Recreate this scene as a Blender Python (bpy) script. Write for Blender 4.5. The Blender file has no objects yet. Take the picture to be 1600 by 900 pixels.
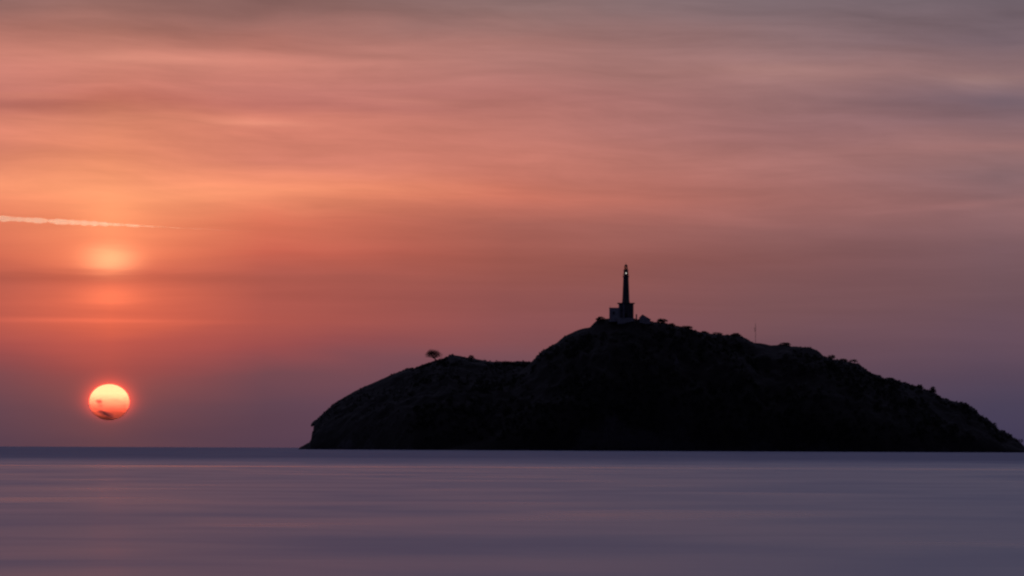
import bpy, bmesh, math, random
import numpy as np
from mathutils import Matrix, Vector, noise as mnoise

random.seed(7)
scene = bpy.context.scene
COL = scene.collection

# ------------------------------------------------------------------ camera
EARTH = 6371000.0
EYE = 2.0                         # eye height over the water, metres
FOC = 6888.0                      # focal length in pixels of a 1600 px wide frame
PITCH, ROLL = math.radians(2.041), math.radians(0.246)
cam_data = bpy.data.cameras.new("camera")
cam_data.sensor_width = 36.0
cam_data.lens = 36.0 * FOC / 1600.0
cam_data.clip_start, cam_data.clip_end = 1.0, 400000.0
cam = bpy.data.objects.new("camera", cam_data)
COL.objects.link(cam)
CAM_ROT = Matrix.Rotation(math.pi / 2 + PITCH, 4, 'X') @ Matrix.Rotation(ROLL, 4, 'Z')
cam.matrix_world = Matrix.Translation((0, 0, EYE)) @ CAM_ROT
scene.camera = cam


def ray(px, py):
    return (CAM_ROT.to_3x3() @ Vector(((px - 800) / FOC, -(py - 450) / FOC, -1))).normalized()


def at(px, py, depth):
    d = ray(px, py)
    return Vector((0, 0, EYE)) + d * (depth / d.y)


def srgb(r, g, b):
    f = lambda c: (c / 12.92 if c <= 0.04045 else ((c + 0.055) / 1.055) ** 2.4)
    return (f(r / 255), f(g / 255), f(b / 255), 1.0)


SUN_DIR = ray(170.8, 628.0)
SUN_EL = math.asin(SUN_DIR.z)
SUN_AZ = math.atan2(SUN_DIR.x, SUN_DIR.y)      # from +Y towards +X

# ------------------------------------------------------------------ render settings
scene.render.engine = 'CYCLES'
vs = scene.view_settings
vs.view_transform, vs.look, vs.exposure, vs.gamma = 'Standard', 'None', 0.0, 1.0
vs.use_curve_mapping = False
scene.cycles.use_denoising = True
scene.cycles.volume_bounces = 4
scene.cycles.filter_width = 2.3
scene.cycles.transparent_max_bounces = 32

# ------------------------------------------------------------------ sky
world = bpy.data.worlds.new("World")
scene.world = world
world.use_nodes = True
WT = world.node_tree
WT.nodes.clear()


class Graph:
    """small helper to write node arithmetic"""
    def __init__(self, tree):
        self.t = tree

    def node(self, kind, **kw):
        n = self.t.nodes.new(kind)
        for k, v in kw.items():
            setattr(n, k, v)
        return n

    def put(self, sock, v):
        if hasattr(v, 'is_output'):
            self.t.links.new(v, sock)
        else:
            sock.default_value = v

    def m(self, op, a, b=0.0, c=None, clamp=False):
        n = self.node('ShaderNodeMath', operation=op, use_clamp=clamp)
        self.put(n.inputs[0], a)
        self.put(n.inputs[1], b)
        if c is not None:
            self.put(n.inputs[2], c)
        return n.outputs[0]

    def rng(self, v, a, b, c=0.0, d=1.0, interp='LINEAR'):
        n = self.node('ShaderNodeMapRange', interpolation_type=interp)
        self.put(n.inputs[0], v)
        for i, x in enumerate((a, b, c, d)):
            self.put(n.inputs[1 + i], x)
        return n.outputs[0]

    def mix(self, f, a, b, blend='MIX'):
        n = self.node('ShaderNodeMix', data_type='RGBA', blend_type=blend)
        self.put(n.inputs[0], f)
        self.put(n.inputs[6], a)
        self.put(n.inputs[7], b)
        return n.outputs[2]

    def scale(self, col, f):
        n = self.node('ShaderNodeVectorMath', operation='SCALE')
        self.put(n.inputs[0], col)
        self.put(n.inputs[3], f)
        return n.outputs[0]

    def add(self, a, b):
        n = self.node('ShaderNodeVectorMath', operation='ADD')
        self.put(n.inputs[0], a)
        self.put(n.inputs[1], b)
        return n.outputs[0]

    def mul(self, a, b):
        n = self.node('ShaderNodeVectorMath', operation='MULTIPLY')
        self.put(n.inputs[0], a)
        self.put(n.inputs[1], b)
        return n.outputs[0]

    def xyz(self, x, y, z):
        n = self.node('ShaderNodeCombineXYZ')
        for i, v in enumerate((x, y, z)):
            self.put(n.inputs[i], v)
        return n.outputs[0]

    def noise(self, vec, scale, detail=3.0, rough=0.5, dist=0.0):
        n = self.node('ShaderNodeTexNoise')
        self.put(n.inputs['Vector'], vec)
        n.inputs['Scale'].default_value = scale
        n.inputs['Detail'].default_value = detail
        n.inputs['Roughness'].default_value = rough
        n.inputs['Distortion'].default_value = dist
        return n.outputs['Fac']

    def ramp(self, f, stops):
        n = self.node('ShaderNodeValToRGB')
        e = n.color_ramp.elements
        while len(e) < len(stops):
            e.new(0.5)
        for i, (p, c) in enumerate(sorted(stops)):
            e[i].position, e[i].color = p, c
        self.put(n.inputs[0], f)
        return n.outputs[0]


W = Graph(WT)
geo = W.node('ShaderNodeNewGeometry')
sep = W.node('ShaderNodeSeparateXYZ')
WT.links.new(geo.outputs['Incoming'], sep.inputs[0])
dx, dy, dz = (W.m('MULTIPLY', s, -1.0) for s in sep.outputs)
el = W.m('MULTIPLY', W.m('ARCSINE', dz), 180 / math.pi)               # elevation, degrees
ca, sa = math.cos(SUN_AZ), math.sin(SUN_AZ)
sx = W.m('SUBTRACT', W.m('MULTIPLY', dx, ca), W.m('MULTIPLY', dy, sa))  # across the sun's bearing
sy = W.m('ADD', W.m('MULTIPLY', dx, sa), W.m('MULTIPLY', dy, ca))       # towards the sun
az = W.m('MULTIPLY', W.m('ARCTAN2', sx, sy), 180 / math.pi)            # bearing from the sun, degrees
daz = W.m('ABSOLUTE', az)

dirn = W.xyz(dx, dy, dz)
# thin high cloud drawn out in level streaks
warp = W.noise(W.mul(dirn, (9.0, 9.0, 40.0)), 1.0, 2.0)
zz = W.m('ADD', dz, W.m('MULTIPLY', W.m('SUBTRACT', warp, 0.5), 0.010))
band = W.noise(W.xyz(W.m('MULTIPLY', dx, 9.0), W.m('MULTIPLY', dy, 9.0), W.m('MULTIPLY', zz, 150.0)), 1.0, 4.0, 0.55)
fine = W.noise(W.xyz(W.m('MULTIPLY', dx, 26.0), W.m('MULTIPLY', dy, 26.0), W.m('MULTIPLY', zz, 520.0)), 1.0, 4.0, 0.6)
soft = W.noise(W.xyz(W.m('MULTIPLY', dx, 16.0), W.m('MULTIPLY', dy, 16.0), W.m('MULTIPLY', zz, 60.0)), 1.0, 3.0, 0.5)
el_w = W.m('ADD', el, W.m('MULTIPLY', W.m('SUBTRACT', soft, 0.5), 0.55))

LEVEL = 695.5


def pos(y):
    return max(0.0, (LEVEL - y) / 120.2) / 8.0


def column(rows):
    return [(pos(y), srgb(*c)) for y, c in rows]


f8 = W.m('DIVIDE', el_w, 8.0, clamp=True)
COLUMNS = [
    (0.0, [(-260, (122, 104, 110)), (-60, (134, 102, 100)), (20, (154, 104, 95)), (60, (176, 112, 98)), (95, (208, 130, 112)), (150, (206, 122, 104)), (172, (198, 112, 94)), (200, (222, 132, 104)), (250, (232, 136, 102)),
           (310, (250, 152, 106)), (350, (247, 142, 98)), (405, (240, 126, 88)), (435, (212, 100, 76)), (465, (234, 108, 78)), (500, (226, 100, 74)), (530, (196, 86, 72)), (570, (166, 76, 70)), (610, (138, 73, 71)), (650, (114, 69, 73)), (690, (98, 64, 72))]),
    (2.0, [(-260, (118, 102, 110)), (-60, (130, 102, 102)), (20, (150, 102, 95)), (60, (178, 112, 100)), (95, (208, 128, 112)), (150, (198, 118, 106)), (172, (196, 114, 102)), (195, (216, 126, 106)), (250, (218, 126, 104)),
           (295, (246, 144, 106)), (350, (226, 116, 88)), (405, (206, 98, 78)), (440, (178, 88, 75)), (500, (181, 86, 75)), (540, (158, 76, 74)), (590, (120, 72, 78)), (640, (100, 67, 78)), (690, (89, 62, 76))]),
    (5.2, [(-260, (112, 102, 112)), (-60, (126, 104, 106)), (15, (144, 108, 104)), (60, (172, 116, 108)), (95, (180, 120, 112)), (150, (180, 112, 104)), (200, (190, 116, 104)), (250, (200, 118, 102)),
           (305, (202, 112, 93)), (350, (173, 98, 86)), (405, (158, 86, 76)), (460, (144, 80, 76)), (520, (142, 80, 80)), (570, (118, 76, 84)), (640, (96, 68, 86)), (690, (86, 62, 84))]),
    (8.6, [(-260, (104, 100, 110)), (-60, (118, 101, 106)), (15, (128, 103, 106)), (60, (142, 108, 108)), (110, (162, 116, 112)), (150, (154, 108, 106)), (200, (160, 108, 106)), (250, (172, 112, 106)),
           (310, (168, 105, 98)), (360, (145, 93, 90)), (410, (134, 84, 82)), (480, (122, 80, 82)), (540, (108, 74, 82)), (600, (93, 68, 82)), (690, (74, 60, 80))]),
    (11.5, [(-260, (98, 98, 110)), (-60, (106, 96, 104)), (15, (114, 94, 100)), (70, (122, 98, 104)), (125, (144, 108, 108)), (160, (126, 100, 108)), (230, (150, 106, 104)), (270, (138, 102, 104)),
            (320, (146, 102, 102)), (380, (124, 88, 92)), (450, (112, 80, 86)), (520, (104, 76, 88)), (580, (88, 68, 84)), (640, (75, 63, 83)), (690, (67, 58, 82))]),
    (45.0, [(-260, (72, 76, 94)), (100, (88, 80, 92)), (300, (86, 74, 86)), (480, (76, 66, 82)), (690, (56, 52, 78))]),
    (120.0, [(-260, (40, 42, 66)), (200, (46, 44, 70)), (480, (42, 40, 68)), (690, (32, 32, 60))]),
]
colour = None
for i, (d, rows) in enumerate(COLUMNS):
    c = W.ramp(f8, column(rows))
    colour = c if colour is None else W.mix(W.rng(daz, COLUMNS[i - 1][0], d), colour, c)

colour = W.mul(colour, (0.98, 1.06, 1.09))
# streaks brighten and dim the lit veil; they thin out towards the horizon and away from the sun
lit = W.rng(el, 0.6, 2.6, 0.25, 1.0, 'SMOOTHSTEP')
streak = W.m('ADD', W.m('MULTIPLY', W.m('SUBTRACT', band, 0.5), 0.34), W.m('MULTIPLY', W.m('SUBTRACT', fine, 0.5), 0.14))
wv = W.m('ADD', W.m('MULTIPLY', W.m('ADD', el, W.m('MULTIPLY', az, 0.045)), 3.0), W.m('MULTIPLY', soft, 1.3))
wispy = W.noise(W.xyz(W.m('MULTIPLY', az, 0.42), wv, 4.0), 1.0, 7.0, 0.60, 0.35)
high_up = W.rng(el, 2.2, 3.6, 0.15, 1.0, 'SMOOTHSTEP')
streak = W.m('ADD', streak, W.m('MULTIPLY', W.m('MULTIPLY', W.m('SUBTRACT', wispy, 0.5), 0.55), high_up))
gain = W.m('ADD', 1.0, W.m('MULTIPLY', streak, lit))
colour = W.scale(colour, gain)


def blob(b, e, wb, we, tilt=0.0):
    """soft elongated patch of thin cloud: bearing from the sun, elevation, half sizes (degrees)"""
    u = W.m('SUBTRACT', az, b)
    v = W.m('SUBTRACT', W.m('SUBTRACT', W.m('ADD', el, W.m('MULTIPLY', W.m('SUBTRACT', fine, 0.5), we * 1.4)), e), W.m('MULTIPLY', u, tilt))
    u = W.m('POWER', W.m('ABSOLUTE', W.m('DIVIDE', u, wb)), 2.0)
    v = W.m('POWER', W.m('ABSOLUTE', W.m('DIVIDE', v, we)), 2.0)
    return W.m('EXPONENT', W.m('MULTIPLY', W.m('ADD', u, v), -1.0))


def deg(px, py):
    d = ray(px, py)
    a = math.degrees(math.atan2(d.x, d.y) - SUN_AZ)
    return a, math.degrees(math.asin(d.z))


# px, py, half width, half height (in 1/120 degree), tilt, strength, colour
PATCHES = [
    (400, 192, 75, 6, -0.03, 0.11, (255, 190, 150)),
    (640, 158, 80, 7, -0.06, 0.07, (255, 170, 140)),
    (230, 93, 120, 10, -0.01, 0.08, (255, 180, 150)),
    (1250, 113, 130, 12, -0.02, 0.06, (230, 170, 150)),
    (1530, 128, 60, 12, -0.02, 0.07, (230, 180, 150)),
    (1540, 228, 110, 9, 0.05, 0.04, (230, 150, 140)),
    (1530, 318, 130, 6, 0.08, 0.05, (230, 150, 140)),
    (30, 149, 120, 6, -0.01, 0.07, (255, 170, 130)),
    (150, 501, 150, 4, -0.005, 0.16, (255, 120, 80)),
    (560, 290, 300, 16, -0.03, 0.08, (255, 140, 90)),
    # light pillar of the sun caught on two decks of thin cloud
    (173, 404, 40, 21, 0.0, 0.58, (255, 182, 125)),
    (173, 338, 56, 30, 0.0, 0.12, (255, 170, 110)),
    (172, 462, 50, 17, 0.0, 0.24, (255, 130, 80)),
    (173, 400, 110, 60, 0.0, 0.13, (255, 120, 70)),
]
for px, py, wb, we, tilt, s, c in PATCHES:
    a, e = deg(px, py)
    rgb = srgb(*c)
    g = W.m('MULTIPLY', blob(a, e, wb / 120.2, we / 120.2, tilt), s)
    colour = W.add(colour, W.scale(rgb[:3], g))
DARK = [
    (430, 14, 210, 26, 0.0, 0.10), (150, 434, 260, 10, 0.0, 0.16), (120, 166, 220, 12, 0.0, 0.08),
    (420, 222, 150, 9, -0.02, 0.07), (1480, 165, 150, 22, 0.03, 0.08), (1150, 300, 200, 14, 0.0, 0.06),
    (700, 205, 200, 10, -0.04, 0.05),
]
for px, py, wb, we, tilt, s in DARK:
    a, e = deg(px, py)
    colour = W.scale(colour, W.m('SUBTRACT', 1.0, W.m('MULTIPLY', blob(a, e, wb / 120.2, we / 120.2, tilt), s)))

# aureole close round the sun
se = W.m('SUBTRACT', el, math.degrees(SUN_EL))
r_sun = W.m('SQRT', W.m('ADD', W.m('POWER', W.m('ABSOLUTE', az), 2.0), W.m('POWER', W.m('ABSOLUTE', W.m('MULTIPLY', se, 1.12)), 2.0)))
ring = W.m('EXPONENT', W.m('MULTIPLY', W.m('MAXIMUM', W.m('SUBTRACT', r_sun, 0.255), 0.0), -14.0))
wide = W.m('EXPONENT', W.m('MULTIPLY', r_sun, -2.2))
up = W.rng(se, -0.32, 0.05, 0.12, 1.0, 'SMOOTHSTEP')
colour = W.add(colour, W.scale((0.75, 0.050, 0.014), W.m('MULTIPLY', ring, up)))
colour = W.add(colour, W.scale((0.06, 0.008, 0.0), wide))

# clear air above the veil: the physical sky takes over with height
nishita = W.node('ShaderNodeTexSky', sky_type='NISHITA', sun_disc=False, sun_elevation=SUN_EL, sun_rotation=SUN_AZ,
                 altitude=0.0, air_density=1.0, dust_density=3.0, ozone_density=2.0)
high = W.add(W.mul(nishita.outputs[0], (0.030, 0.028, 0.030)), (0.240, 0.235, 0.420))
back = W.rng(daz, 20.0, 95.0, 1.0, 0.06, 'SMOOTHSTEP')
colour = W.mix(W.rng(el, 7.0, 26.0, 0.0, 1.0, 'SMOOTHSTEP'), colour, W.scale(high, back))
bg = W.node('ShaderNodeBackground')
W.put(bg.inputs[0], W.scale(colour, 10.0))
bg.inputs[1].default_value = 0.1
out = W.node('ShaderNodeOutputWorld')
WT.links.new(bg.outputs[0], out.inputs[0])
world.cycles.sampling_method = 'MANUAL'
world.cycles.sample_map_resolution = 2048

# ------------------------------------------------------------------ sun lamp (behind the island, low at the left)
lamp = bpy.data.lights.new("sunset_light", 'SUN')
lamp.energy, lamp.angle, lamp.color = 0.030, math.radians(0.44), (1.0, 0.64, 0.38)
lamp_ob = bpy.data.objects.new("sunset_light", lamp)
COL.objects.link(lamp_ob)
lamp_ob.rotation_mode = 'QUATERNION'
lamp_ob.rotation_quaternion = (-SUN_DIR).to_track_quat('-Z', 'Y')


# ------------------------------------------------------------------ helpers
def link(name, mesh, material=None, parent=None, kind=None, label=None, category=None, group=None):
    o = bpy.data.objects.new(name, mesh)
    COL.objects.link(o)
    if material is not None and mesh is not None and not mesh.materials:
        mesh.materials.append(material)
    if parent is not None:
        o.parent = parent
    for k, v in (("kind", kind), ("label", label), ("category", category), ("group", group)):
        if v:
            o[k] = v
    return o


def empty(name, loc, label, category, group=None, rz=0.0):
    o = link(name, None, label=label, category=category, group=group)
    o.location = loc
    o.rotation_euler = (0, 0, rz)
    return o


def mesh_of(bm, smooth=False):
    me = bpy.data.meshes.new("mesh")
    bm.normal_update()
    bm.to_mesh(me)
    bm.free()
    if smooth:
        for p in me.polygons:
            p.use_smooth = True
    return me


def box(bm, x0, x1, y0, y1, z0, z1, taper=0.0):
    t = taper
    v = [bm.verts.new(p) for p in ((x0, y0, z0), (x1, y0, z0), (x1, y1, z0), (x0, y1, z0),
                                   (x0 + t, y0 + t, z1), (x1 - t, y0 + t, z1), (x1 - t, y1 - t, z1), (x0 + t, y1 - t, z1))]
    for f in ((0, 3, 2, 1), (4, 5, 6, 7), (0, 1, 5, 4), (1, 2, 6, 5), (2, 3, 7, 6), (3, 0, 4, 7)):
        bm.faces.new([v[i] for i in f])


def lathe(bm, rings, seg=16, phase=0.0):
    """closed solid of revolution: rings = [(radius, z), ...] from bottom to top"""
    prev = None
    for r, z in rings:
        cur = [bm.verts.new((r * math.cos(phase + 2 * math.pi * i / seg), r * math.sin(phase + 2 * math.pi * i / seg), z)) for i in range(seg)]
        if prev is None:
            bm.faces.new(cur[::-1])
        else:
            for i in range(seg):
                j = (i + 1) % seg
                bm.faces.new((prev[i], prev[j], cur[j], cur[i]))
        prev = cur
    bm.faces.new(prev)


def tube(bm, pts, radii, seg=6):
    prev = None
    for k, (p, r) in enumerate(zip(pts, radii)):
        a = Vector(pts[max(k - 1, 0)])
        b = Vector(pts[min(k + 1, len(pts) - 1)])
        q = (b - a).normalized().to_track_quat('Z', 'X')
        cur = [bm.verts.new(Vector(p) + q @ Vector((r * math.cos(2 * math.pi * i / seg), r * math.sin(2 * math.pi * i / seg), 0))) for i in range(seg)]
        if prev is None:
            bm.faces.new(cur[::-1])
        else:
            for i in range(seg):
                j = (i + 1) % seg
                bm.faces.new((prev[i], prev[j], cur[j], cur[i]))
        prev = cur
    bm.faces.new(prev)


def material(name):
    m = bpy.data.materials.new(name)
    m.use_nodes = True
    g = Graph(m.node_tree)
    bsdf = m.node_tree.nodes['Principled BSDF']
    return m, g, bsdf


def mottled(name, c0, c1, scale, rough=0.85, bump=0.0, stretch=(1, 1, 1)):
    m, g, b = material(name)
    tc = g.node('ShaderNodeTexCoord').outputs['Object']
    n = g.noise(g.mul(tc, stretch), scale, 6.0, 0.6)
    g.put(b.inputs['Base Color'], g.mix(g.rng(n, 0.35, 0.65), (*c0, 1), (*c1, 1)))
    b.inputs['Roughness'].default_value = rough
    b.inputs['Specular IOR Level'].default_value = 0.2
    if bump:
        bn = g.node('ShaderNodeBump')
        bn.inputs['Strength'].default_value = 0.6
        bn.inputs['Distance'].default_value = bump
        g.put(bn.inputs['Height'], n)
        g.put(b.inputs['Normal'], bn.outputs[0])
    return m


# ------------------------------------------------------------------ sea: one sheet that curves with the earth past the horizon
def make_sea():
    rings = [0.0]
    r = 4.0
    while r < 14000:
        rings.append(r)
        r *= 1.035
    seg = 288
    verts, faces = [(0, 0, 0)], []
    for r in rings[1:]:
        for i in range(seg):
            a = 2 * math.pi * i / seg
            verts.append((r * math.sin(a), r * math.cos(a), -r * r / (2 * EARTH)))
    for i in range(seg):
        faces.append((0, 1 + (i + 1) % seg, 1 + i))
    for k in range(len(rings) - 2):
        o0, o1 = 1 + k * seg, 1 + (k + 1) * seg
        for i in range(seg):
            j = (i + 1) % seg
            faces.append((o0 + i, o0 + j, o1 + j, o1 + i))
    me = bpy.data.meshes.new("sea")
    me.from_pydata(verts, [], faces)
    for p in me.polygons:
        p.use_smooth = True
    m, g, b = material("sea_water")
    P = g.node('ShaderNodeNewGeometry').outputs['Position']
    s = g.node('ShaderNodeSeparateXYZ')
    g.put(s.inputs[0], P)
    x, y = s.outputs[0], s.outputs[1]
    n_small = g.noise(g.mul(P, (1.0, 0.75, 1.0)), 1 / 12.0, 3.0, 0.5, 0.5)
    n_mid = g.noise(g.mul(P, (1.0, 0.6, 1.0)), 1 / 55.0, 3.0, 0.5, 0.4)
    n_big = g.noise(g.mul(P, (1.0, 0.5, 1.0)), 1 / 160.0, 3.0, 0.5)
    # ruffled water far out, glassier water nearer in with slick patches and one long slick line
    wob = g.m('MULTIPLY', g.m('SUBTRACT', n_big, 0.5), 22.0)
    far = g.rng(g.m('ADD', y, g.m('MULTIPLY', wob, 2.0)), 360.0, 760.0, 0.0, 1.0, 'SMOOTHSTEP')
    slick = g.m('ADD', g.m('MULTIPLY', g.m('SUBTRACT', n_small, 0.5), 0.85), g.m('MULTIPLY', g.m('SUBTRACT', n_mid, 0.5), 0.55))
    line = g.m('DIVIDE', g.m('SUBTRACT', g.m('ADD', y, g.m('MULTIPLY', wob, 0.6)), 398.0), 9.0)
    line = g.m('EXPONENT', g.m('MULTIPLY', g.m('MULTIPLY', line, line), -1.0))
    rough = g.m('SUBTRACT', 0.315, g.m('MULTIPLY', slick, 0.30))
    rough = g.m('ADD', rough, g.m('MULTIPLY', far, 0.26))
    rough = g.m('SUBTRACT', rough, g.m('MULTIPLY', line, 0.12))
    g.put(b.inputs['Roughness'], g.m('MAXIMUM', g.m('MINIMUM', rough, 0.8), 0.10))
    b.inputs['Base Color'].default_value = (0.036, 0.052, 0.150, 1)
    b.inputs['IOR'].default_value = 1.333
    bump = g.node('ShaderNodeBump')
    bump.inputs['Strength'].default_value = 0.3
    bump.inputs['Distance'].default_value = 0.12
    g.put(bump.inputs['Height'], g.noise(g.mul(P, (0.25, 0.35, 0.0)), 1.0, 3.0, 0.5))
    g.put(b.inputs['Normal'], bump.outputs[0])
    return link("sea", me, m, kind="structure")


make_sea()

# ------------------------------------------------------------------ island
D0 = 1900.0                       # distance of the near shore
M = D0 / FOC                      # metres per photo pixel there
LEFT_CREST = [(466, 704), (470, 700.5), (476, 697), (482, 692.5), (487, 689), (489, 685.5), (490.6, 679), (492.8, 672), (493.0, 658), (495, 656), (511, 640), (525, 628), (544, 617),
              (566, 605), (587, 596.5), (608, 587), (625, 580), (639, 574.5), (647, 575), (661, 569), (677, 564), (690, 561), (699, 557), (705, 554),
              (718, 556), (730, 558.5), (745, 561), (760, 564), (780, 565.5), (793, 566), (812, 564), (828, 565), (850, 567), (880, 580), (930, 640), (970, 706)]
MAIN_CREST = [(676, 706), (690, 694), (730, 655), (780, 612), (815, 580), (830, 566), (836, 560), (843, 552), (855, 544), (871, 535), (881, 526), (897, 518), (911, 513), (922, 511),
              (927, 505), (935, 498.5), (953, 497), (992, 498), (1016, 503), (1027, 503), (1040, 505), (1053, 510), (1067, 511), (1085, 515.5), (1091, 518), (1112, 521.5), (1133, 523.5), (1147, 523),
              (1160, 526), (1173, 533), (1180, 536), (1189, 536), (1205, 539.5), (1224, 538), (1237, 541), (1267, 543), (1280, 549), (1288, 557), (1300, 561), (1312, 562.5), (1328, 566),
              (1343, 569), (1348, 574), (1362, 583), (1374, 586.5), (1379, 591), (1394, 591.5), (1411, 597.5), (1426, 602), (1435, 605), (1442, 608.5), (1451, 609), (1461, 614.5), (1472, 622), (1489, 626.5), (1500, 629), (1508, 629),
              (1521, 638), (1531, 649.5), (1544, 655), (1552, 663), (1556, 670.5), (1569, 674), (1578, 681), (1586, 687.5), (1596, 699), (1600, 704), (1603, 708)]
SEA_Z = -D0 * D0 / (2 * EARTH)
YR_LEFT, YR_MAIN = D0 + 118.0, D0 + 82.0


def crest(table, depth):
    pts = [at(px, py, depth) for px, py in table]
    return np.array([p.x for p in pts]), np.array([p.z for p in pts])


LX, LZ = crest(LEFT_CREST, YR_LEFT)
MX, MZ = crest(MAIN_CREST, YR_MAIN)


def fbm(x, y, s, seed, octaves=4):
    v, a = 0.0, 0.5
    for _ in range(octaves):
        v += a * mnoise.noise(Vector((x * s, y * s, seed)))
        s *= 2.07
        a *= 0.5
    return v


def hill(x, y, X, Z, yr, wf, wb):
    c = float(np.interp(x, X, Z, left=-4.0, right=-4.0)) - SEA_Z
    t = (yr - y) / wf if y < yr else (y - yr) / wb
    if t >= 1.0 or c <= 0:
        return -3.0 - 4 * max(0.0, t - 1.0)
    # cliffed foot, steep face, rounded top
    p = 1.0 - 0.78 * t ** 1.5 - 0.22 * t ** 9
    bite = 4.0 * t * (1 - t)
    g = abs(fbm(x * 1.0, y * 0.35, 0.035, 3.1)) * 2.0
    f = fbm(x, y, 0.11, 9.7)
    return max(-3.0, c * p - bite * (0.16 * c * g) + bite * 2.6 * f - 0.4 * t)


def ground(x, y):
    jl = 16.0 * fbm(x, 0.0, 0.02, 5.0)
    wl = 112.0 * min(1.0, 0.42 + 0.58 * max(0.0, (x - LX[0]) / 55.0)) if x < LX[0] + 55 else 112.0
    end = MX[-1] - x
    wm = 80.0 * (min(1.0, 0.40 + 0.60 * max(0.0, end) / 70.0))
    a = hill(x, y, LX, LZ, YR_LEFT, wl + jl * 0.7, 70.0)
    b = hill(x, y, MX, MZ, YR_MAIN, wm + jl * 0.5, 95.0)
    return SEA_Z + max(a, b)


def make_island():
    x0, x1 = LX[0] - 2.0, MX[-1] + 2.0
    xs = np.concatenate([np.arange(x0, x0 + 12, 0.30), np.arange(x0 + 12, x1, 0.85), [x1]])
    ys = np.concatenate([np.arange(D0 - 14, D0 + 130, 1.15), np.arange(D0 + 130, D0 + 196, 3.0)])
    nx, ny = len(xs), len(ys)
    verts = []
    for x in xs:
        for y in ys:
            z = ground(x, y)
            k = 0.22 * fbm(x, y, 0.6, 1.3, 2)
            verts.append((x + 0.5 * fbm(x, y, 0.35, 7.7, 2), y, z + k))
    faces = [(i * ny + j, (i + 1) * ny + j, (i + 1) * ny + j + 1, i * ny + j + 1) for i in range(nx - 1) for j in range(ny - 1)]
    me = bpy.data.meshes.new("island")
    me.from_pydata(verts, [], faces)
    m, g, b = material("island_ground")
    gn = g.node('ShaderNodeNewGeometry')
    s = g.node('ShaderNodeSeparateXYZ')
    g.put(s.inputs[0], gn.outputs['Normal'])
    P = gn.outputs['Position']
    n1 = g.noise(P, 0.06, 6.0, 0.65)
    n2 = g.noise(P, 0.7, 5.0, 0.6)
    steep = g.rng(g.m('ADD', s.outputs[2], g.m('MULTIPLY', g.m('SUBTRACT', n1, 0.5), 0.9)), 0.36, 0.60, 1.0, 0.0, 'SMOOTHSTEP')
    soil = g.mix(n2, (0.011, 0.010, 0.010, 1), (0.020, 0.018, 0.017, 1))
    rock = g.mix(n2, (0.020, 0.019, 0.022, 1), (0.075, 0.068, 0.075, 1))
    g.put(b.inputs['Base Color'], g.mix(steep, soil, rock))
    b.inputs['Roughness'].default_value = 0.95
    b.inputs['Specular IOR Level'].default_value = 0.1
    bn = g.node('ShaderNodeBump')
    bn.inputs['Strength'].default_value = 0.7
    bn.inputs['Distance'].default_value = 0.25
    g.put(bn.inputs['Height'], n2)
    g.put(b.inputs['Normal'], bn.outputs[0])
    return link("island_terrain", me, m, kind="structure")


make_island()
MAT_ROCK = mottled("shore_rock", (0.035, 0.032, 0.030), (0.10, 0.09, 0.08), 0.9, 0.9, 0.15)
MAT_LEAF = mottled("dry_scrub_leaves", (0.014, 0.017, 0.010), (0.030, 0.033, 0.020), 0.5, 0.9)
MAT_BARK = mottled("scrub_bark", (0.030, 0.024, 0.018), (0.060, 0.048, 0.036), 2.0, 0.9)


def rock_mesh(seed, sx, sy, sz):
    bm = bmesh.new()
    bmesh.ops.create_icosphere(bm, subdivisions=3, radius=1.0)
    for v in bm.verts:
        n = fbm(v.co.x + seed * 3.1, v.co.y + v.co.z * 0.7, 1.1, seed, 4)
        k = 1.0 + 0.55 * n
        v.co = Vector((v.co.x * sx * k, v.co.y * sy * k, v.co.z * sz * k))
    return mesh_of(bm)


# crag that leans out over the water at the island's left tip, and the rocks at its foot
p = at(493.0, 659.5, YR_LEFT - 3)
o = link("overhanging_crag", rock_mesh(2, 2.7, 5.0, 1.0), MAT_ROCK, label="dark overhanging rock nose jutting from the cliff at the island's left tip", category="rock")
o.location = (p.x + 0.2, p.y, p.z)
o.rotation_euler = (0, math.radians(-40), 0)
ROCKS = [(476, 700.2, 1.7, 0.7, "flat low rock awash at the foot of the island's left tip"),
         (484, 696, 1.9, 1.3, "sloping boulder leaning on the foot of the left cliff"),
         (492, 697, 1.8, 2.2, "tall boulder at the waterline below the overhanging crag"),
         (1588, 700, 2.0, 1.5, "boulder on the shore below the island's right end"),
         (1597, 705, 1.6, 0.8, "small low rock at the very right tip of the island")]
for k, (px, py, sx_, sz_, lab) in enumerate(ROCKS):
    p = at(px, py, YR_LEFT - 8 if px < 800 else YR_MAIN - 6)
    o = link("boulder", rock_mesh(11 + k, sx_, sx_ * 1.4, sz_), MAT_ROCK, label=lab, category="rock", group="rocks at the ends of the island")
    o.location = (p.x, p.y, max(p.z - sz_ * 0.3, SEA_Z - 0.1))


# ------------------------------------------------------------------ scrub that covers the slopes (uncountable)
def leaf_clump(verts, faces, c, r, n, rnd, size):
    for _ in range(n):
        while True:
            d = Vector((rnd.uniform(-1, 1), rnd.uniform(-1, 1), rnd.uniform(-0.8, 1)))
            if 0.1 < d.length < 1:
                break
        q = c + Vector((d.x * r, d.y * r, d.z * r * 0.8))
        a = Vector((rnd.gauss(0, 1), rnd.gauss(0, 1), rnd.gauss(0, 1))).normalized()
        b = a.cross(Vector((rnd.gauss(0, 1), rnd.gauss(0, 1), rnd.gauss(0, 1)))).normalized()
        s = size * rnd.uniform(0.6, 1.4)
        k = len(verts)
        verts.extend([q - a * s, q + b * s * 0.55, q + a * s, q - b * s * 0.55])
        faces.append((k, k + 1, k + 2, k + 3))


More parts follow.
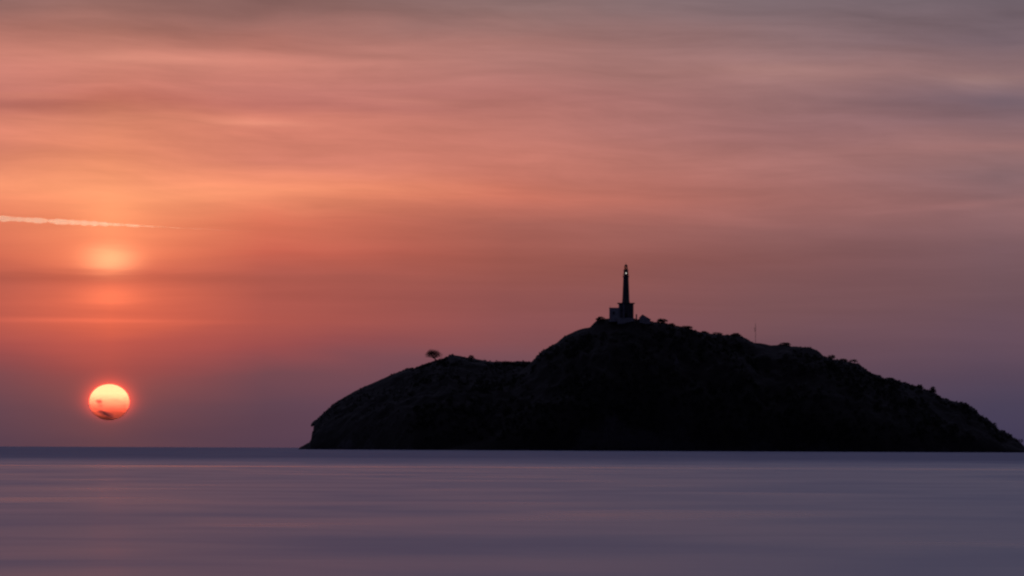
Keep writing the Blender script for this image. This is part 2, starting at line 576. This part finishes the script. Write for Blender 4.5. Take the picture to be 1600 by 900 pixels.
def make_scrub():
    rnd = random.Random(21)
    verts, faces = [], []
    n = 0
    while n < 5200:
        x = rnd.uniform(LX[0] + 3, MX[-1] - 1)
        y = rnd.uniform(D0 + 2, D0 + 140)
        z = ground(x, y)
        if z < 4.0 or fbm(x, y, 0.03, 17.0) < -0.18 + 0.25 * rnd.random():
            continue
        e = 0.8
        slope = math.hypot(ground(x + e, y) - ground(x - e, y), ground(x, y + e) - ground(x, y - e)) / (2 * e)
        if slope > 1.5:
            continue
        near_top = abs(y - YR_MAIN) < 9 or abs(y - YR_LEFT) < 9
        bare = x < LX[0] + 52
        if x < LX[0] + 9:
            continue                                  # the left shoulder is smooth, grassy rock
        r = rnd.uniform(0.18, 0.34) if bare else (rnd.uniform(0.22, 0.5) if near_top else rnd.uniform(0.5, 1.5))
        leaf_clump(verts, faces, Vector((x, y, z + r * 0.35)), r, int(10 + 14 * r), rnd, 0.22 + 0.12 * r)
        n += 1
    me = bpy.data.meshes.new("scrub")
    me.from_pydata([tuple(v) for v in verts], [], faces)
    return link("hillside_scrub", me, MAT_LEAF, kind="stuff")


make_scrub()


# ------------------------------------------------------------------ single trees and bushes on the skyline
def make_tree(name, px, py_base, w_px, h_px, label, category, depth=None, seed=0, lean=0.0, flat=0.6, trunk=0.3, n_limbs=7, dense=1.0, group="trees and bushes on the island's skyline"):
    rnd = random.Random(seed * 101 + 5)
    if depth is None:
        depth = YR_MAIN
    base = at(px, py_base, depth)
    k = M * depth / D0
    w, h = w_px * k, h_px * k
    root = empty(name, (base.x, base.y, base.z - 0.15), label, category, group)
    bm = bmesh.new()
    th = h * trunk
    top = Vector((lean * w * 0.2, 0, th + 0.15))
    tr = max(0.09, 0.045 * h)
    tube(bm, [(0, 0, -0.4), (lean * w * 0.06, 0, th * 0.5), top], [tr * 1.5, tr, tr * 0.9])
    cx, ch = lean * w * 0.3, h - th
    verts, faces = [], []
    lobes = []
    for i in range(n_limbs):
        a = 2 * math.pi * (i + rnd.uniform(-0.3, 0.3)) / n_limbs
        rr = 0.34 * rnd.uniform(0.75, 1.0)
        lobes.append((Vector((cx + math.cos(a) * w * rr, math.sin(a) * w * rr * 0.8, th + ch * (rnd.uniform(0.28, 0.55) if category == 'tree' else rnd.uniform(0.05, 0.30)))), ch * (0.32 if category == 'tree' else 0.42)))
    for i in range(max(3, n_limbs // 2)):
        a = 2 * math.pi * (i + rnd.uniform(-0.4, 0.4)) / max(3, n_limbs // 2)
        lobes.append((Vector((cx + math.cos(a) * w * 0.17, math.sin(a) * w * 0.15, th + ch * rnd.uniform(0.62, 0.72))), ch * 0.30))
    for c_, r_ in lobes:
        mid = top.lerp(c_, 0.5) + Vector((0, 0, -0.05 * h))
        tube(bm, [top - Vector((0, 0, 0.1)), mid, c_], [tr * 0.6, tr * 0.42, tr * 0.2], 5)
        rx = max(r_, w * 0.15)
        n = int(46 * dense * rnd.uniform(0.7, 1.2))
        for _ in range(n):
            d = Vector((rnd.gauss(0, 0.55), rnd.gauss(0, 0.55), rnd.gauss(0, 0.5)))
            if d.length > 1.05:
                d *= 1.05 / d.length
            leaf_clump(verts, faces, c_ + Vector((d.x * rx, d.y * rx, d.z * r_)), 0.06, 2, rnd, 0.13)
    link("trunk", mesh_of(bm), MAT_BARK, root)
    me = bpy.data.meshes.new("crown")
    me.from_pydata([tuple(v) for v in verts], [], faces)
    link("crown", me, MAT_LEAF, root)
    return root


make_tree("tree", 682, 563.5, 29, 18.5, "lone small spreading tree on the bare left shoulder of the island", "tree", YR_LEFT, 3, -0.6, 0.45, 0.20, 9, 4.0)
make_tree("bush", 736, 559.5, 12, 5, "low flat bush on the left hilltop, right of the lone tree", "bush", YR_LEFT, 4, 0, 0.4, 0.15, 6, 1.5)
make_tree("bush", 938, 500, 18, 6, "dense bush on the summit edge left of the pale annex", "bush", YR_MAIN - 3, 5, 0, 0.4, 0.12, 7, 2.2)
make_tree("tree", 1033, 506, 20, 9, "low domed tree on the summit, right of the gabled hut", "tree", None, 6, 0.2, 0.6, 0.25, 8, 2.2)
make_tree("tree", 1047, 511, 14, 7, "small wind-bent tree on the slope just below the domed tree", "tree", None, 7, 0.5, 0.6, 0.2, 7, 2.0)
make_tree("tree", 1074, 516, 26, 8, "wide flat-topped tree on the crest right of the summit", "tree", None, 8, -0.2, 0.35, 0.3, 9, 1.6)
make_tree("bush", 1100, 520.5, 12, 4, "small low bush just right of the flat-topped tree", "bush", None, 9, 0, 0.4, 0.15, 6, 1.6)
make_tree("bush", 1121, 523.5, 22, 5, "thin straggling bush midway between summit and mast", "bush", None, 10, 0, 0.3, 0.2, 8, 1.0)
make_tree("bush", 1150, 524.5, 18, 5, "rounded bush on the knoll left of the radio mast", "bush", None, 11, 0, 0.5, 0.1, 7, 2.2)
make_tree("bush", 1226, 539.5, 24, 5, "broad low bush on the crest right of the radio mast", "bush", None, 12, 0, 0.4, 0.1, 8, 2.2)
make_tree("tree", 1300, 563.5, 16, 10, "small rounded tree at the top of the right slope below a rocky step", "tree", None, 13, -0.2, 0.6, 0.25, 8, 1.3)
make_tree("tree", 1317, 565.5, 16, 6, "squat tree beside the rounded tree on the right slope", "tree", None, 14, 0.2, 0.5, 0.2, 8, 1.3)
make_tree("tree", 1337, 570.5, 17, 10, "leaning open-crowned tree with sky showing through, on the right slope", "tree", None, 15, -0.6, 0.35, 0.5, 6, 0.8)
make_tree("bush", 1392, 593.5, 16, 4, "small bush on a ledge halfway down the right slope", "bush", None, 16, 0, 0.4, 0.1, 6, 2.0)
make_tree("bush", 1437, 607, 12, 7, "upright bush, upper of two lumps on the right slope", "bush", None, 17, 0.1, 0.5, 0.1, 7, 2.8)
make_tree("bush", 1457, 613, 9, 10, "tall narrow bush, lower of two lumps on the right slope", "bush", None, 18, 0.1, 0.5, 0.1, 7, 3.0)

# ------------------------------------------------------------------ lighthouse
MAT_WALL = mottled("weathered_whitewash", (0.34, 0.33, 0.32), (0.52, 0.50, 0.48), 0.5, 0.8, 0.01)
MAT_TOWER = mottled("dark_weathered_render", (0.10, 0.085, 0.085), (0.17, 0.145, 0.14), 0.6, 0.8, 0.01)
MAT_TRIM = mottled("grey_stone_trim", (0.12, 0.11, 0.11), (0.2, 0.19, 0.18), 0.8, 0.8)
MAT_METAL = mottled("rusted_dark_metal", (0.05, 0.03, 0.025), (0.11, 0.06, 0.045), 3.0, 0.6)
MAT_DARK = mottled("dark_timber", (0.02, 0.018, 0.016), (0.04, 0.034, 0.03), 2.0, 0.7)
MAT_ROOF = mottled("sheet_roof", (0.14, 0.13, 0.13), (0.24, 0.22, 0.21), 1.5, 0.7)
MAT_GLASS, _g, _b = material("lantern_glass")
_b.inputs['Base Color'].default_value = (0.9, 0.85, 0.8, 1)
_b.inputs['Transmission Weight'].default_value = 1.0
_b.inputs['Roughness'].default_value = 0.05
_b.inputs['IOR'].default_value = 1.02
MAT_PANE, _g, _b = material("window_pane")
_b.inputs['Base Color'].default_value = (0.02, 0.02, 0.025, 1)
_b.inputs['Roughness'].default_value = 0.12
MAT_LAMP, _g, _b = material("lit_lamp")
_b.inputs['Emission Color'].default_value = (1.0, 0.97, 0.86, 1)
_b.inputs['Emission Strength'].default_value = 1.5

YL = YR_MAIN - 4.0
KL = YL / FOC                     # metres per photo pixel at the lighthouse


def zl(py, px=978):
    return at(px, py, YL).z


def xl(px, py=470):
    return at(px, py, YL).x


c = at(977.8, 497, YL)
LH = empty("lighthouse", (c.x, c.y, 0), "tall tapered lighthouse tower with a white light on the island's summit", "lighthouse")


def lh_part(name, bm, mat, parent=LH, smooth=False):
    return link(name, mesh_of(bm, smooth), mat, parent)


def lx(px):
    return (px - 977.8) * KL


z497, z473 = zl(497), zl(473.5)
bm = bmesh.new(); box(bm, lx(964.5), lx(990), -4.6, 4.2, zl(508), z497, 0.06)
lh_part("plinth", bm, MAT_WALL)
bm = bmesh.new(); box(bm, lx(966.8), lx(989.6), -3.2, 3.2, z497 - 0.02, z473 - 0.45)
base_block = lh_part("base_block", bm, MAT_TOWER)
for q in (967.6, 974.2, 982.2, 988.8):
    bm = bmesh.new(); box(bm, lx(q) - 0.20, lx(q) + 0.20, -3.38, -3.20, z497, z473 - 0.45)
    lh_part("pilaster", bm, MAT_WALL if q < 976 else MAT_TRIM, base_block)  # left pilasters paler: light on the left face edges put into their colour
bm = bmesh.new()
x0, x1 = lx(964.4), lx(991.6)
box(bm, x0 + 0.3, x1 - 0.3, -3.45, 3.45, z473 - 0.449, z473 - 0.22)
box(bm, x0, x1, -3.75, 3.75, z473 - 0.22, z473)
lh_part("cornice", bm, MAT_TRIM)
# door and windows of the base
bm = bmesh.new(); box(bm, -0.5, 0.5, -3.30, -3.205, z497, z497 + 2.1)
door = lh_part("door", bm, MAT_DARK)
bm = bmesh.new(); box(bm, 0.32, 0.40, -3.36, -3.30, z497 + 0.95, z497 + 1.15)
lh_part("handle", bm, MAT_METAL, door)
for q in (970.9, 985.5):
    bm = bmesh.new(); box(bm, lx(q) - 0.40, lx(q) + 0.40, -3.27, -3.202, z497 + 2.9, z497 + 4.2)
    w_ = lh_part("window", bm, MAT_TRIM)
    bm = bmesh.new(); box(bm, lx(q) - 0.30, lx(q) + 0.30, -3.29, -3.272, z497 + 3.0, z497 + 4.1)
    lh_part("pane", bm, MAT_PANE, w_)
# tower shaft, octagonal and tapering
zt = zl(432)
r_b, r_t = 6.1 * KL, 4.35 * KL
bm = bmesh.new()
rings = [(r_b * 1.08, z473), (r_b * 1.06, z473 + 0.5), (r_b, z473 + 0.7)]
for i in range(1, 8):
    f = i / 7
    rings.append((r_b + (r_t - r_b) * f ** 0.92, z473 + 0.7 + (zt - z473 - 0.7) * f))
lathe(bm, rings, 8, math.pi / 8)
shaft = lh_part("tower_shaft", bm, MAT_TOWER)
for f in (0.22, 0.5, 0.78):
    zc = z473 + (zt - z473) * f
    rr = (r_b + (r_t - r_b) * f ** 0.92) * math.cos(math.pi / 8)
    bm = bmesh.new(); box(bm, -0.22, 0.22, -rr - 0.10, -rr + 0.3, zc - 0.45, zc + 0.45)
    w_ = lh_part("window", bm, MAT_TRIM, shaft)
# gallery
bm = bmesh.new(); lathe(bm, [(r_t * 1.0, zt - 0.5), (r_t * 1.16, zt), (r_t * 1.16, zt + 0.18)], 16)
lh_part("gallery_deck", bm, MAT_TRIM)
bm = bmesh.new()
for i in range(12):
    a = 2 * math.pi * i / 12
    tube(bm, [(r_t * 1.10 * math.cos(a), r_t * 1.10 * math.sin(a), zt + 0.18), (r_t * 1.10 * math.cos(a), r_t * 1.10 * math.sin(a), zt + 1.1)], [0.03, 0.03], 4)
ringp = [(r_t * 1.10 * math.cos(2 * math.pi * i / 24), r_t * 1.10 * math.sin(2 * math.pi * i / 24), zt + 1.1) for i in range(25)]
tube(bm, ringp, [0.035] * 25, 4)
lh_part("gallery_railing", bm, MAT_METAL)
# watch room under the lantern
z_w = zl(421.5)
bm = bmesh.new(); lathe(bm, [(r_t * 0.84, zt + 0.18), (r_t * 0.84, z_w - 0.15), (r_t * 1.0, z_w - 0.1), (r_t * 1.0, z_w)], 12, math.pi / 12)
lh_part("watch_room", bm, MAT_TOWER)
# glazed lantern: eight thin bars with sky seen through the panes
z_g = zl(415.5)
r_l = r_t * 0.66
lantern = None
bm = bmesh.new(); lathe(bm, [(r_l * 1.05, z_w), (r_l * 1.05, z_w + 0.18)], 8, math.pi / 8)
lantern = lh_part("lantern", bm, MAT_METAL)
for i in range(8):
    a = math.pi / 8 + 2 * math.pi * i / 8
    bm = bmesh.new(); tube(bm, [(r_l * math.cos(a), r_l * math.sin(a), z_w + 0.18), (r_l * 0.85 * math.cos(a), r_l * 0.85 * math.sin(a), z_g)], [0.05, 0.05], 4)
    lh_part("glazing_bar", bm, MAT_METAL, lantern)
    b2 = a + 2 * math.pi / 8
    bm = bmesh.new()
    k0, k1 = r_l * 0.97, r_l * 0.82
    vv = [bm.verts.new(q) for q in ((k0 * math.cos(a), k0 * math.sin(a), z_w + 0.18), (k0 * math.cos(b2), k0 * math.sin(b2), z_w + 0.18), (k1 * math.cos(b2), k1 * math.sin(b2), z_g), (k1 * math.cos(a), k1 * math.sin(a), z_g))]
    bm.faces.new(vv)
    bmesh.ops.solidify(bm, geom=bm.faces[:], thickness=0.02)
    lh_part("pane", bm, MAT_GLASS, lantern)
bm = bmesh.new(); lathe(bm, [(r_l * 0.98, z_g), (r_l * 0.98, z_g + 0.1), (r_l * 0.55, z_g + 0.45), (0.10, z_g + 0.75), (0.10, z_g + 0.9)], 12)
cupola = lh_part("cupola", bm, MAT_METAL)
bm = bmesh.new(); tube(bm, [(0, 0, z_g + 0.9), (0, 0, z_g + 1.5)], [0.05, 0.03], 5)
lh_part("finial", bm, MAT_METAL, cupola)
# lit lamp in its housing on the seaward face of the watch room
zlamp = zl(427)
bm = bmesh.new()
bmesh.ops.create_uvsphere(bm, u_segments=12, v_segments=8, radius=0.22)
lamp_head = lh_part("lamp", bm, MAT_LAMP, smooth=True)
lamp_head.location = (0.05, -r_t * 0.84 - 0.26, zlamp)
bm = bmesh.new(); lathe(bm, [(0.16, -0.52), (0.22, -0.27), (0.22, -0.24)], 10)
lh_part("lamp_bracket", bm, MAT_METAL, lamp_head)

# annex: low pale block standing against the base
ca_ = at(959, 497, YL)
AN = empty("annex_building", (ca_.x, ca_.y - 1.5, 0), "low pale flat-roofed block against the left side of the lighthouse base", "building")
aw = 7.0 * KL
bm = bmesh.new(); box(bm, -aw, lx(966.6) - lx(959), -2.2, 2.2, zl(503), zl(482.2))
link("wall", mesh_of(bm), MAT_WALL, AN)
bm = bmesh.new(); box(bm, -aw - 0.12, lx(966.6) - lx(959), -2.35, 2.35, zl(482.2), zl(481.2))
link("roof_slab", mesh_of(bm), MAT_WALL, AN)
bm = bmesh.new(); tube(bm, [(-aw + 0.3, 0, zl(481.2)), (-aw + 0.3, 0, zl(477))], [0.05, 0.03], 5)
link("vent_pipe", mesh_of(bm), MAT_METAL, AN)
bm = bmesh.new(); box(bm, -0.6, 0.35, -2.27, -2.205, zl(492), zl(487.5))
w_ = link("window", mesh_of(bm), MAT_TRIM, AN)
bm = bmesh.new(); box(bm, -0.5, 0.25, -2.29, -2.272, zl(491.5), zl(488))
link("pane", mesh_of(bm), MAT_PANE, w_)

# hut with an uneven gable to the right
ch = at(1006, 500, YL)
HT = empty("gabled_hut", (ch.x, ch.y, 0), "small gabled hut on the summit, right of the lighthouse", "hut")
zb, ze1, zp, ze2 = zl(506), zl(496.5), zl(491.3), zl(499)
prof = [(lx(999) - lx(1006), zb), (lx(1016) - lx(1006), zb), (lx(1016) - lx(1006), ze2), (lx(1003.5) - lx(1006), zp - 0.12), (lx(999) - lx(1006), ze1)]
bm = bmesh.new()
fr = [bm.verts.new((x, -2.0, z)) for x, z in prof]
bk = [bm.verts.new((x, 2.0, z)) for x, z in prof]
bm.faces.new(fr); bm.faces.new(bk[::-1])
for i in range(5):
    j = (i + 1) % 5
    bm.faces.new((fr[j], fr[i], bk[i], bk[j]))
bmesh.ops.recalc_face_normals(bm, faces=bm.faces[:])
link("wall", mesh_of(bm), MAT_WALL, HT)


def roof_plane(a, b_, name="roof_sheet"):
    bm = bmesh.new()
    d = Vector((b_[0] - a[0], 0, b_[1] - a[1])).normalized()
    n = Vector((-d.z, 0, d.x))
    if n.z < 0:
        n = -n
    pts = []
    for (x, z), ext in ((a, -0.25), (b_, 0.0)):
        q = Vector((x, 0, z)) + d * ext
        pts.append((q + n * 0.01, q + n * 0.10))
    vs_ = []
    for yy in (-2.25, 2.25):
        for lo, hi in pts:
            vs_.append([bm.verts.new((lo.x, yy, lo.z)), bm.verts.new((hi.x, yy, hi.z))])
    A, B, C, D_ = vs_
    for f in ((A[0], B[0], B[1], A[1]), (C[0], C[1], D_[1], D_[0]), (A[1], B[1], D_[1], C[1]), (A[0], C[0], D_[0], B[0]), (A[0], A[1], C[1], C[0]), (B[0], D_[0], D_[1], B[1])):
        bm.faces.new(f)
    bmesh.ops.recalc_face_normals(bm, faces=bm.faces[:])
    link(name, mesh_of(bm), MAT_ROOF, HT)


roof_plane(prof[4], prof[3])
roof_plane(prof[2], prof[3])

# short post between lighthouse and hut
cp = at(994.3, 498.5, YL)
PO = empty("short_post", (cp.x, cp.y - 1, 0), "short dark post standing between lighthouse base and hut", "post")
bm = bmesh.new(); lathe(bm, [(0.34, zl(503)), (0.28, zl(493)), (0.30, zl(492.8)), (0.30, zl(492)), (0.10, zl(490.5))], 10)
link("shaft", mesh_of(bm), MAT_TRIM, PO)

# radio mast on the crest
cm = at(1180.5, 537, YR_MAIN)
RM = empty("radio_mast", (cm.x, cm.y, 0), "thin lattice radio mast standing on the crest right of the lighthouse", "mast")


def zr(py):
    return at(1180.5, py, YR_MAIN).z


bm = bmesh.new()
z0, z1 = zr(540), zr(506)
legs = [(0.16 * math.cos(a), 0.16 * math.sin(a)) for a in (0.3, 0.3 + 2.094, 0.3 + 4.189)]
for ax, ay in legs:
    tube(bm, [(ax, ay, z0), (ax * 0.6, ay * 0.6, z1)], [0.03, 0.025], 4)
nb = 14
for i in range(nb):
    za, zb2 = z0 + (z1 - z0) * i / nb, z0 + (z1 - z0) * (i + 1) / nb
    for k in range(3):
        ax, ay = legs[k]
        bx_, by_ = legs[(k + 1) % 3]
        tube(bm, [(ax * 0.9, ay * 0.9, za), (bx_ * 0.9, by_ * 0.9, zb2)], [0.012, 0.012], 3)
link("lattice", mesh_of(bm), MAT_METAL, RM)
bm = bmesh.new(); tube(bm, [(0, 0, z1 - 0.2), (0, 0, zr(501))], [0.03, 0.015], 5)
link("whip_antenna", mesh_of(bm), MAT_METAL, RM)
for q, hw in ((513.5, 0.5), (517.0, 0.35)):
    bm = bmesh.new(); box(bm, -hw, hw * 0.5, -0.04, 0.04, zr(q) - 0.05, zr(q) + 0.05)
    ar = link("cross_arm", mesh_of(bm), MAT_METAL, RM)
    bm = bmesh.new(); box(bm, -hw - 0.05, -hw + 0.09, -0.09, 0.09, zr(q) - 0.4, zr(q) + 0.5)
    link("panel_antenna", mesh_of(bm), MAT_METAL, ar)

# ------------------------------------------------------------------ the sun and what drifts in front of it
YS = 90000.0
VEIL = 0.2                        # optical depth of the dimming veil added over the whole disc
MAT_SUN = bpy.data.materials.new("sun_surface")
MAT_SUN.use_nodes = True
nt = MAT_SUN.node_tree
nt.nodes.clear()
em = nt.nodes.new('ShaderNodeEmission')
em.inputs[0].default_value = (1.0, 0.100, 0.044, 1)
em.inputs[1].default_value = 9.0 * math.exp(VEIL)
mo = nt.nodes.new('ShaderNodeOutputMaterial')
nt.links.new(em.outputs[0], mo.inputs[0])
bm = bmesh.new()
bmesh.ops.create_uvsphere(bm, u_segments=64, v_segments=32, radius=31.2 * YS / FOC)
sun = link("sun", mesh_of(bm, True), MAT_SUN, label="glowing yellow-orange sun, slightly flattened, low over the sea at left", category="sun")
sun.location = at(170.8, 628.0, YS)
sun.scale = (1, 1, 0.885)


def cloud_volume(name, density, colour, g):
    m = bpy.data.materials.new(name)
    m.use_nodes = True
    t = m.node_tree
    t.nodes.clear()
    v = t.nodes.new('ShaderNodeVolumePrincipled')
    v.inputs['Absorption Color'].default_value = (0, 0, 0, 1)
    v.inputs['Color'].default_value = (*colour, 1)
    v.inputs['Density'].default_value = density
    v.inputs['Anisotropy'].default_value = g
    o_ = t.nodes.new('ShaderNodeOutputMaterial')
    t.links.new(v.outputs[0], o_.inputs['Volume'])
    return m


YC = 40000.0
TAU = 0.05                       # optical depth per metre inside the cloud


def cloud_body(name, px0, px1, py0, py1, depth_fn, mat, nx, ny, label, category, dist=YC, group=None):
    """closed body of vapour: its thickness along the view is depth_fn(px, py) metres"""
    verts, faces = [], []
    axis = SUN_DIR                  # thickness runs along the sunlight
    for s in (-1, 1):
        for i in range(nx + 1):
            for j in range(ny + 1):
                px, py = px0 + (px1 - px0) * i / nx, py0 + (py1 - py0) * j / ny
                edge = i in (0, nx) or j in (0, ny)
                t = 0.0 if edge else depth_fn(px, py)
                verts.append(at(px, py, dist) + axis * (s * max(t, 0.0 if edge else 0.05) / 2))
    n1 = (nx + 1) * (ny + 1)
    for s in (0, 1):
        for i in range(nx):
            for j in range(ny):
                a = s * n1 + i * (ny + 1) + j
                q = (a, a + 1, a + ny + 2, a + ny + 1)
                faces.append(q[::-1] if s else q)
    bm = bmesh.new()
    vs_ = [bm.verts.new(v) for v in verts]
    for f in faces:
        bm.faces.new([vs_[k] for k in f])
    bmesh.ops.remove_doubles(bm, verts=bm.verts[:], dist=0.01)
    return link(name, mesh_of(bm), mat, label=label, category=category, group=group)


def smooth(a, b_, v):
    t = min(1.0, max(0.0, (v - a) / (b_ - a)))
    return t * t * (3 - 2 * t)


MAT_SUN_DIMMING = cloud_volume("sun_dimming_vapour", TAU, (1.0, 0.60, 0.42), 0.85)


def sun_dimming(px, py):  # low cloud plus added haze, cut to the disc outline to dim the sun
    r = math.hypot((px - 170.8) / 31.2, (py - 628) / 27.6)
    env = 1 - smooth(0.99, 1.06, r)
    n = fbm(px, py * 3.0, 0.03, 2.2, 4)
    u = max(0.0, (py + 3 * n - 614) / 34.0)
    tau = VEIL + (3.0 * u ** 1.5 if u < 1 else 3.0 + 1.0 * (u - 1))
    tau += 1.7 * smooth(648.0, 653, py + 3 * n - 4.5 * smooth(165, 182, px)) * (1 - smooth(656, 668, py))
    return env * tau / TAU


cloud_body("sun_dimming_cloud", 136, 206, 597, 659, sun_dimming, MAT_SUN_DIMMING, 120, 110, "thin cloud veil in front of the sun, thickest over its lower half", "cloud")


def wisp(cx, cy, hw, hh, tilt, tau, seed):
    tau = tau * 2.0
    def fn(px, py):
        u = (px - cx) / hw
        v = (py - cy - (px - cx) * tilt) / hh
        v += 0.5 * fbm(px, py, 0.09, seed, 3)
        d = math.exp(-(u * u + v * v))
        return tau * max(0.0, d - 0.06) / TAU
    return fn


MAT_WISP = cloud_volume("dark_cloud_wisp", TAU, (0.92, 0.45, 0.36), 0.85)
for k, (cx, cy, hw, hh, tilt, tau, lab) in enumerate([
        (166, 646.5, 10, 2.7, 0.36, 1.6, "dark slanting wisp of cloud across the bottom of the sun"),
        (155, 627.0, 4.6, 2.5, 0.0, 0.95, "small dark puff of cloud on the left of the sun's face"),
        (157, 633.5, 4, 3.2, 0.0, 0.30, "faint trail of vapour under the dark puff on the sun"),
        (182, 625.5, 7, 1.8, 0.16, 0.16, "faint thin wisp on the right of the sun's face"),
        (194, 634.0, 5, 1.6, -0.06, 0.25, "short reddish wisp at the sun's lower right edge")]):
    cloud_body("cloud_wisp", cx - hw * 2, cx + hw * 2, cy - hh * 2.4 - hw * 2 * abs(tilt), cy + hh * 2.4 + hw * 2 * abs(tilt), wisp(cx, cy, hw, hh, tilt, tau, 4.0 + k), MAT_WISP, 36, 24, lab, "cloud",
               dist=YC - 3000 - 1200 * k, group="wisps of cloud in front of the sun")

# vapour trail of an aircraft, fading to the right
YV = 60000.0
MAT_TRAIL = cloud_volume("vapour_trail_ice", 0.018, (1.0, 0.96, 0.92), 0.96)
bm = bmesh.new()
pts, rad = [], []
for i in range(260):
    px = -120 + 560 * i / 259
    py = 335.0 + (px + 120) * 0.053 - 0.000012 * (px - 150) ** 2
    f = 0.12 + 0.88 * smooth(285, 110, px) if px < 285 else 0.12 * smooth(450, 285, px)
    n = fbm(px, 0.0, 0.06, 3.0, 4)
    pts.append(at(px, py + 1.2 * n, YV))
    rad.append(max(0.12, (3.9 + 5.5 * n) * f) * YV / FOC)
tube(bm, pts, rad, 8)
link("vapour_trail", mesh_of(bm, True), MAT_TRAIL, label="thin pale aircraft vapour trail slanting across the orange sky at left", category="vapour trail")
